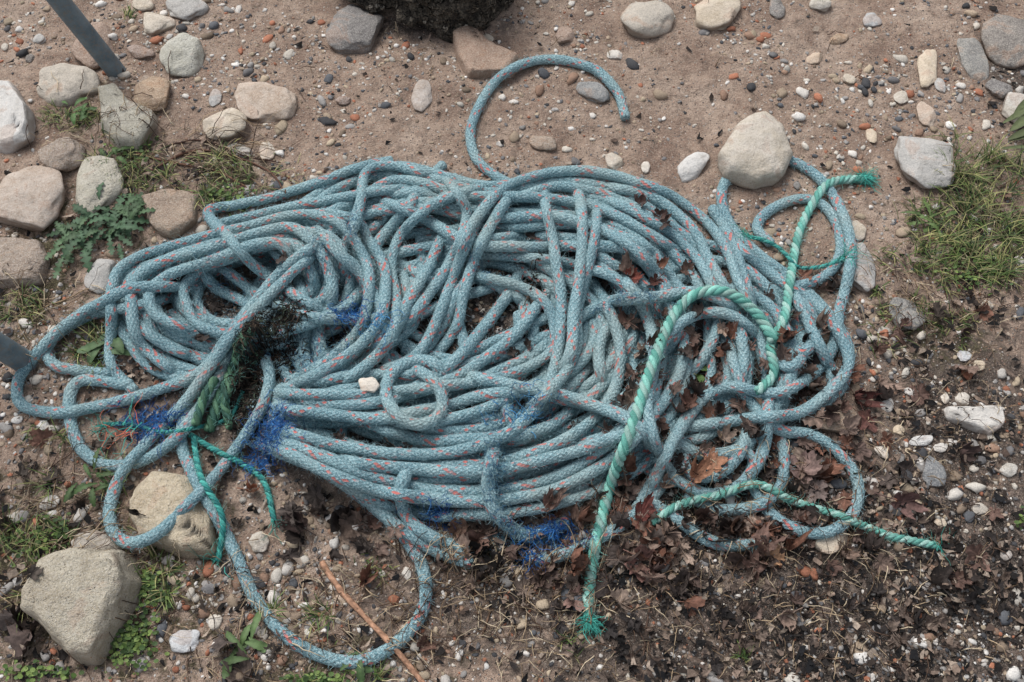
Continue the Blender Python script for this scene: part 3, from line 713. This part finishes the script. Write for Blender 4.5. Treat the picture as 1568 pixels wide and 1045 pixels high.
stick('twig',[(210,236),(270,250),(330,262),(392,296)],.0022,.0012,srgb(120,90,74))
stick('twig',[(250,225),(310,215),(372,240),(430,250)],.0018,.0011,srgb(80,60,52))
stick('twig',[(20,492),(90,462),(140,440)],.0016,.001,srgb(150,130,104))
stick('twig',[(738,975),(760,915),(790,880)],.0016,.001,srgb(96,76,62))
stick('twig',[(985,1010),(990,960),(1000,905)],.0014,.001,srgb(90,72,62))
# ---------------------------------------------------------------- fallen leaves
lv=Acc()
def maple(px,py,size,top=False,col=None,tilt=.35,gap=False):
    x,y=W(px,py,.05 if top else .02)
    iy,ix=hidx(np.array([x]),np.array([y]))
    if gap:
        a=HM[max(0,iy[0]-9):iy[0]+10,max(0,ix[0]-9):ix[0]+10]
        if HM[iy[0],ix[0]]>np.percentile(a,70)-.010:return
    if not top and (HM-HMID)[iy[0],ix[0]]>.004 and random.random()<.8:return
    if not top and (HM-HG)[iy[0],ix[0]]>.008 and py>700 and random.random()<.7:return
    K=44;th=np.linspace(-math.pi*.93,math.pi*.93,K)
    lb=random.uniform(.25,.58)
    lob=np.abs(np.cos(th*2.5))**random.uniform(.6,1.1);env=.62+.38*np.cos(th*.5)
    ro=env*((1-lb)+lb*lob)*(1+.10*np.sin(th*21+1))*(1+.22*rng.normal()*np.sin(th+random.random()*6))*(1+.08*rng.normal(size=K))
    rings=[0.0,.3,.6,.82,1.];V=[]
    f1,f2,f3=rng.normal(0,.5,3);ph=random.uniform(0,6.28);cu=random.uniform(-.4,1.8)
    for q in rings:
        x_=np.cos(th)*ro*q;y_=np.sin(th)*ro*q;rr=np.hypot(x_,y_)
        zz=cu*rr**2*.7+f1*rr*np.sin(th*2+ph)*.7+f2*x_*y_+.12*np.abs(np.sin(th*2.5))*rr+.07*rng.normal(size=K)*q
        V.append(np.stack([x_*(1-.28*abs(cu)*rr),y_*(1-.28*abs(cu)*rr),zz],1))
    V=np.concatenate(V)*size;V[:,1]*=random.uniform(.6,1.1)
    I=np.arange(5*K).reshape(5,K);F=np.stack([I[:-1,:-1],I[:-1,1:],I[1:,1:],I[1:,:-1]],-1).reshape(-1,4)
    a,b,c=random.gauss(0,tilt),random.gauss(0,tilt),random.uniform(0,6.28)
    Rx=np.array([[1,0,0],[0,math.cos(a),-math.sin(a)],[0,math.sin(a),math.cos(a)]]);Ry=np.array([[math.cos(b),0,math.sin(b)],[0,1,0],[-math.sin(b),0,math.cos(b)]]);Rz=np.array([[math.cos(c),-math.sin(c),0],[math.sin(c),math.cos(c),0],[0,0,1]])
    V=V@(Rz@Ry@Rx).T
    iy,ix=hidx(x+V[:,0],y+V[:,1]);zb=np.percentile((HM if top else HMID)[iy,ix],40 if top else 35)
    V=V+np.array([x,y,zb+.004-np.percentile(V[:,2],15)])
    col=col or random.choice([(118,96,85),(140,116,102),(98,78,70),(112,84,73),(80,68,62),(154,132,116),(64,54,50),(130,88,70)])
    col=np.array(col,float);col=col*.85+col.mean()*.15
    cc=np.array(srgb(*col)[:3])*random.uniform(.75,1.25)
    vein=np.tile(.8+.35*np.abs(np.cos(th*2.5))**6,5)[:,None]
    lv.add(V,F,cc*vein*rng.uniform(.85,1.1,(len(V),1)))
    p0=V[0];dr=(Rz@Ry@Rx)@np.array([-1,0,.1]);q=np.array([p0+dr*size*t+np.array([0,0,.002]) for t in np.linspace(0,1,5)])
    v,f,_=tube(q,.0008,4);lv.add(v,f,cc*.9)
for (px,py,s_,c) in [(1068,722,.032,(180,128,98)),(1095,700,.024,(150,104,78)),(1060,612,.026,(134,98,84)),(1108,556,.030,(124,100,92)),(985,780,.030,(92,46,40)),(968,425,.022,(136,66,52)),(1003,428,.020,(96,58,50)),(1012,325,.026,(116,90,82)),(984,300,.022,(104,80,74)),(1240,705,.038,(144,118,110)),(1200,548,.022,(100,82,74)),(1260,735,.026,(112,96,90)),(1055,405,.018,(100,76,66)),(1112,520,.018,(90,72,64)),(1030,600,.018,(96,78,70)),(1225,600,.018,(90,70,62)),(375,735,.022,(156,104,78)),(1020,340,.02,(80,62,56)),(700,798,.028,(136,106,90)),(745,800,.024,(94,74,66)),(842,772,.026,(142,112,100)),(885,785,.026,(124,98,86)),(1135,800,.026,(150,112,90))]:
    maple(px,py,s_,True,c,.2)
for k in range(260):
    maple(random.uniform(930,1290),random.uniform(400,800),random.uniform(.014,.026),True,None,.3,True)
for k in range(50):
    maple(random.uniform(200,900),random.uniform(320,720),random.uniform(.010,.016),True,(62,52,47),.3,True)
for (px,py,s_,c) in [(1385,765,.044,(128,96,90)),(990,855,.036,(138,100,90)),(1000,870,.028,(114,90,82)),(1190,858,.022,(162,122,90)),(1325,800,.032,(168,136,122)),(1312,605,.034,(98,56,50)),(1300,570,.028,(90,56,52)),(1330,640,.026,(104,66,58)),(455,800,.036,(64,50,47)),(540,802,.028,(120,100,88)),(885,915,.026,(140,108,98)),(1160,790,.028,(80,66,62)),(40,965,.04,(90,74,68)),(20,940,.036,(78,66,62)),(345,980,.026,(88,76,70)),(1480,690,.03,(80,62,58)),(1440,890,.03,(74,64,59)),(60,672,.02,(126,88,72)),(1440,480,.026,(98,84,74)),(650,985,.02,(118,84,70)),(830,880,.03,(94,76,68)),(760,860,.028,(40,36,35)),(735,845,.03,(38,35,34)),(1140,930,.018,(104,86,76)),(1040,905,.03,(74,64,60)),(1100,720,.03,(88,72,66)),(370,1035,.03,(94,80,72))]:
    maple(px,py,s_,col=c)
for k in range(120):maple(random.gauss(990,180),random.gauss(828,36),random.uniform(.014,.032))
for k in range(60):maple(random.uniform(950,1320),random.uniform(520,820),random.uniform(.014,.03))
for k in range(46):maple(random.gauss(1330,100),random.gauss(720,130),random.uniform(.010,.026))
for k in range(30):maple(random.gauss(150,150),random.gauss(800,120),random.uniform(.010,.02),col=(80,70,62))
for k in range(18):maple(random.uniform(380,560),random.gauss(790,30),random.uniform(.012,.026),col=(76,66,61))
for k in range(90):maple(random.uniform(850,1560),random.uniform(850,1045),random.uniform(.006,.018),col=random.choice([(70,60,56),(104,88,78),(54,48,46),(126,108,96)]))
lv.make('fallen_leaves',M_leaf)
# ---------------------------------------------------------------- grass, weeds, clover
gr_=Acc()
def blade(px,py,ln,w,ang,lean,col):
    x,y=W(px,py);z=float(ground_h(x,y));n=6;e=lean
    q=np.array([x,y,z]);d=np.array([math.cos(ang),math.sin(ang)])
    V=[];sd=np.array([-d[1],d[0],0])
    for k in range(n):
        t=k/(n-1);ww=w*(1-t**1.7)+.0001
        V.append(q-sd*ww/2);V.append(q+sd*ww/2)
        q=q+np.array([d[0]*math.sin(e),d[1]*math.sin(e),math.cos(e)])*ln/(n-1);e+=random.uniform(.08,.32)
    V=np.array(V);V[:,2]=np.maximum(V[:,2],z+.001)
    F=np.array([[2*i,2*i+1,2*i+3,2*i+2] for i in range(n-1)])
    tt=np.repeat(np.linspace(.6,1.25,n),2)[:,None];gr_.add(V,F,np.array(col[:3])*tt*random.uniform(.7,1.3))
GG=[srgb(74,96,48),srgb(102,120,64),srgb(56,76,40),srgb(152,150,98),srgb(116,112,78)]
def tuft(cx,cy,rx,ry,n,ln):
    """several small tufts inside an area rather than an even carpet"""
    m=max(1,n//22)
    for j in range(m):
        a,b=cx+random.gauss(0,rx*.7),cy+random.gauss(0,ry*.7);dr=random.uniform(0,6.28);s=random.uniform(4,13)
        for k in range(int(n/m)):
            blade(a+random.gauss(0,s),b+random.gauss(0,s),ln*random.uniform(.5,1.4),random.uniform(.0011,.0026),random.gauss(dr,1.3),random.uniform(.3,1.1),random.choice(GG))
for a in [(212,255,44,36,300,.03),(120,185,36,16,150,.022),(352,292,50,24,260,.03),(1490,290,50,40,300,.045),(1525,340,50,50,320,.045),(1450,365,60,40,280,.035),(1530,420,50,40,280,.04),(1400,410,30,24,120,.025),(1430,510,60,26,180,.022),(240,890,40,60,160,.03),(150,535,40,26,120,.035),(60,860,60,90,180,.04),(430,950,70,40,60,.03),(170,730,30,60,80,.03),(80,840,30,30,80,.03),(560,1030,60,20,80,.025),(25,460,30,50,120,.025),(50,720,50,60,100,.03),(1060,590,12,12,22,.02),(570,880,30,16,44,.015),(130,40,80,20,30,.02),(940,990,200,40,60,.018),(1370,460,30,30,80,.02),(1540,260,30,30,120,.05)]:tuft(*a)
gr_.make('grass',M_grass)
def leafstrip(acc,x,y,z,ang,ln,w,lob,col,lean=1.1,curve=.12,lobes=6):
    n=32;q=np.array([x,y,z+.003]);d=np.array([math.cos(ang),math.sin(ang)]);sd=np.array([-d[1],d[0],0]);e=lean;V=[]
    for k in range(n):
        t=k/(n-1);ww=w*(math.sin(math.pi*min(1,(t*.93+.05)**1.3))**.7)*(1-lob+lob*abs(math.sin(t*math.pi*lobes)))
        V+= [q-sd*ww/2+np.array([0,0,ww*.15]),q,q+sd*ww/2+np.array([0,0,ww*.15])]
        q=q+np.array([d[0]*math.sin(e),d[1]*math.sin(e),math.cos(e)])*ln/(n-1);e+=curve*random.uniform(.2,1)*.65
    V=np.array(V);V[:,2]=np.maximum(V[:,2],z+.002);F=[]
    for i in range(n-1):
        a=3*i;F+=[[a,a+1,a+4,a+3],[a+1,a+2,a+5,a+4]]
    c=np.tile(np.array([[.9],[1.35],[.9]]),(n,1));acc.add(V,np.array(F),np.array(col[:3])*c*random.uniform(.75,1.25))
def weed(px,py,n,ln,w,lob,col,name='weed_plant',sp=.012):
    a=Acc();c=W(px,py)
    for k in range(n):
        x,y=c+rng.normal(size=2)*sp;leafstrip(a,x,y,float(ground_h(x,y))+random.uniform(0,.012),random.uniform(0,6.28),ln*random.uniform(.6,1.2),w*random.uniform(.7,1.2),lob,col,random.uniform(.7,1.3))
    a.make(name,M_grass)
weed(165,350,34,.055,.017,.8,srgb(62,86,62),sp=.022);weed(110,372,18,.05,.015,.8,srgb(70,92,64),sp=.014);weed(205,335,16,.045,.015,.8,srgb(64,86,58),sp=.014)
weed(160,540,9,.055,.014,.15,srgb(70,90,60));weed(120,180,12,.028,.010,.4,srgb(66,92,50));weed(375,1000,8,.050,.013,.2,srgb(78,98,60));weed(175,250,10,.035,.010,.6,srgb(66,88,50))
weed(1420,345,9,.045,.009,.5,srgb(78,96,54));weed(1050,575,5,.03,.012,.2,srgb(88,116,62));weed(150,740,12,.04,.010,.5,srgb(66,86,50));weed(540,1040,9,.045,.012,.3,srgb(68,90,54))
a=Acc()
for (x0,y0,an,l,ww) in [(1585,150,3.95,.10,.020),(1590,175,3.8,.095,.018),(1595,200,3.6,.09,.014),(1600,160,3.7,.12,.012),(1590,215,3.4,.07,.010),(1600,235,3.2,.09,.008)]:
    x,y=W(x0,y0);leafstrip(a,x,y,float(ground_h(x,y))+.01,an,l,ww,0,srgb(84,92,62),1.40,.02)
a.make('broadleaf_plant',M_grass)
cl=Acc()
for (cx,cy,rx,ry,n) in [(200,985,34,40,340),(235,905,26,30,120),(100,820,20,16,50),(1560,800,8,16,20),(60,1030,60,12,110),(200,230,30,24,110),(490,1040,60,10,80),(350,300,40,16,80),(1480,420,50,30,120),(60,830,50,30,90)]:
    for k in range(n):
        x,y=W(random.gauss(cx,rx*.55),random.gauss(cy,ry*.55));z=float(ground_h(x,y))+random.uniform(.003,.014);r=random.uniform(.0018,.0045)
        m=7;th=np.arange(m)/m*6.283;tl_=rng.normal(0,.3,2)
        V=np.stack([np.cos(th)*r,np.sin(th)*r*.8,0*th],1);V=np.vstack([[0,0,-r*.2],V]);V[:,2]+=V[:,0]*tl_[0]+V[:,1]*tl_[1]
        i=np.arange(1,m+1);cl.add(V+np.array([x,y,z]),np.stack([0*i,i,np.roll(i,-1)],1),np.array(random.choice(GG[:3])[:3])*random.uniform(.8,1.5))
cl.make('clover_patch',M_grass)
# ---------------------------------------------------------------- metal posts
def mat_metal():
    t=NT('weathered_metal');pos=t.n('ShaderNodeTexCoord').outputs['Object']
    c=t.mix(t.mr(t.noise(30,4,.7,pos),.35,.7),srgb(96,110,118),srgb(128,140,146));c=t.mix(t.mr(t.noise(140,3,.7,pos),.5,.7,0,.7),c,srgb(132,118,104))
    t.b.inputs['Metallic'].default_value=.1;return t.fin(c,.6,t.bump(t.noise(200,3,.7,pos),.4,.002))
MM=mat_metal()
def post(px,py,lx,ly,r,h):
    x,y=W(px,py);z0=float(ground_h(x,y))-.06;ns=28
    prof=[(r,0),(r*1.0,.05),(r,h*.5),(r,h),(r*.8,h+.0015),(r*.8,h-.15)]
    V=[]
    for (rr,zz) in prof:
        for k in range(ns):
            t=k/ns*6.2832;dr=1+.02*math.sin(3*t+zz*30);V.append((x+lx*zz+rr*dr*math.cos(t),y+ly*zz+rr*dr*math.sin(t),z0+zz))
    I=np.arange(len(prof)*ns).reshape(-1,ns);J=np.roll(I,-1,1);F=np.stack([I[:-1],J[:-1],J[1:],I[1:]],-1).reshape(-1,4)
    build('metal_post',np.array(V),F,MM)
post(190,112,-.24,.03,.0180,.95)
post(52,552,-.20,-.06,.0190,.95)
# ---------------------------------------------------------------- camera / light
cam=bpy.data.cameras.new('Camera');co=bpy.data.objects.new('Camera',cam);S.collection.objects.link(co)
co.location=CAM;co.rotation_euler=(TILT,0,0);cam.lens=35;cam.sensor_width=36;cam.clip_end=500;cam.clip_start=.01;S.camera=co
w=bpy.data.worlds.new('World');S.world=w;w.use_nodes=True;nt=w.node_tree
sky=nt.nodes.new('ShaderNodeTexSky');sky.sky_type='NISHITA';sky.sun_disc=False;sky.sun_elevation=math.radians(55);sky.sun_rotation=math.radians(-35)
sky.dust_density=3;hs=nt.nodes.new('ShaderNodeHueSaturation');hs.inputs['Saturation'].default_value=.35
nt.links.new(sky.outputs[0],hs.inputs['Color']);nt.links.new(hs.outputs[0],nt.nodes['Background'].inputs[0]);nt.nodes['Background'].inputs[1].default_value=.15
sl=bpy.data.lights.new('Sun','SUN');sl.energy=2.1;sl.angle=math.radians(28);sl.color=(1,.98,.95)
so=bpy.data.objects.new('Sun',sl);S.collection.objects.link(so);so.rotation_euler=(math.radians(-35),0,math.radians(35))
S.view_settings.view_transform='Standard';S.view_settings.look='None';S.view_settings.exposure=0
print('HMAX',HM.max(),n1,n2)
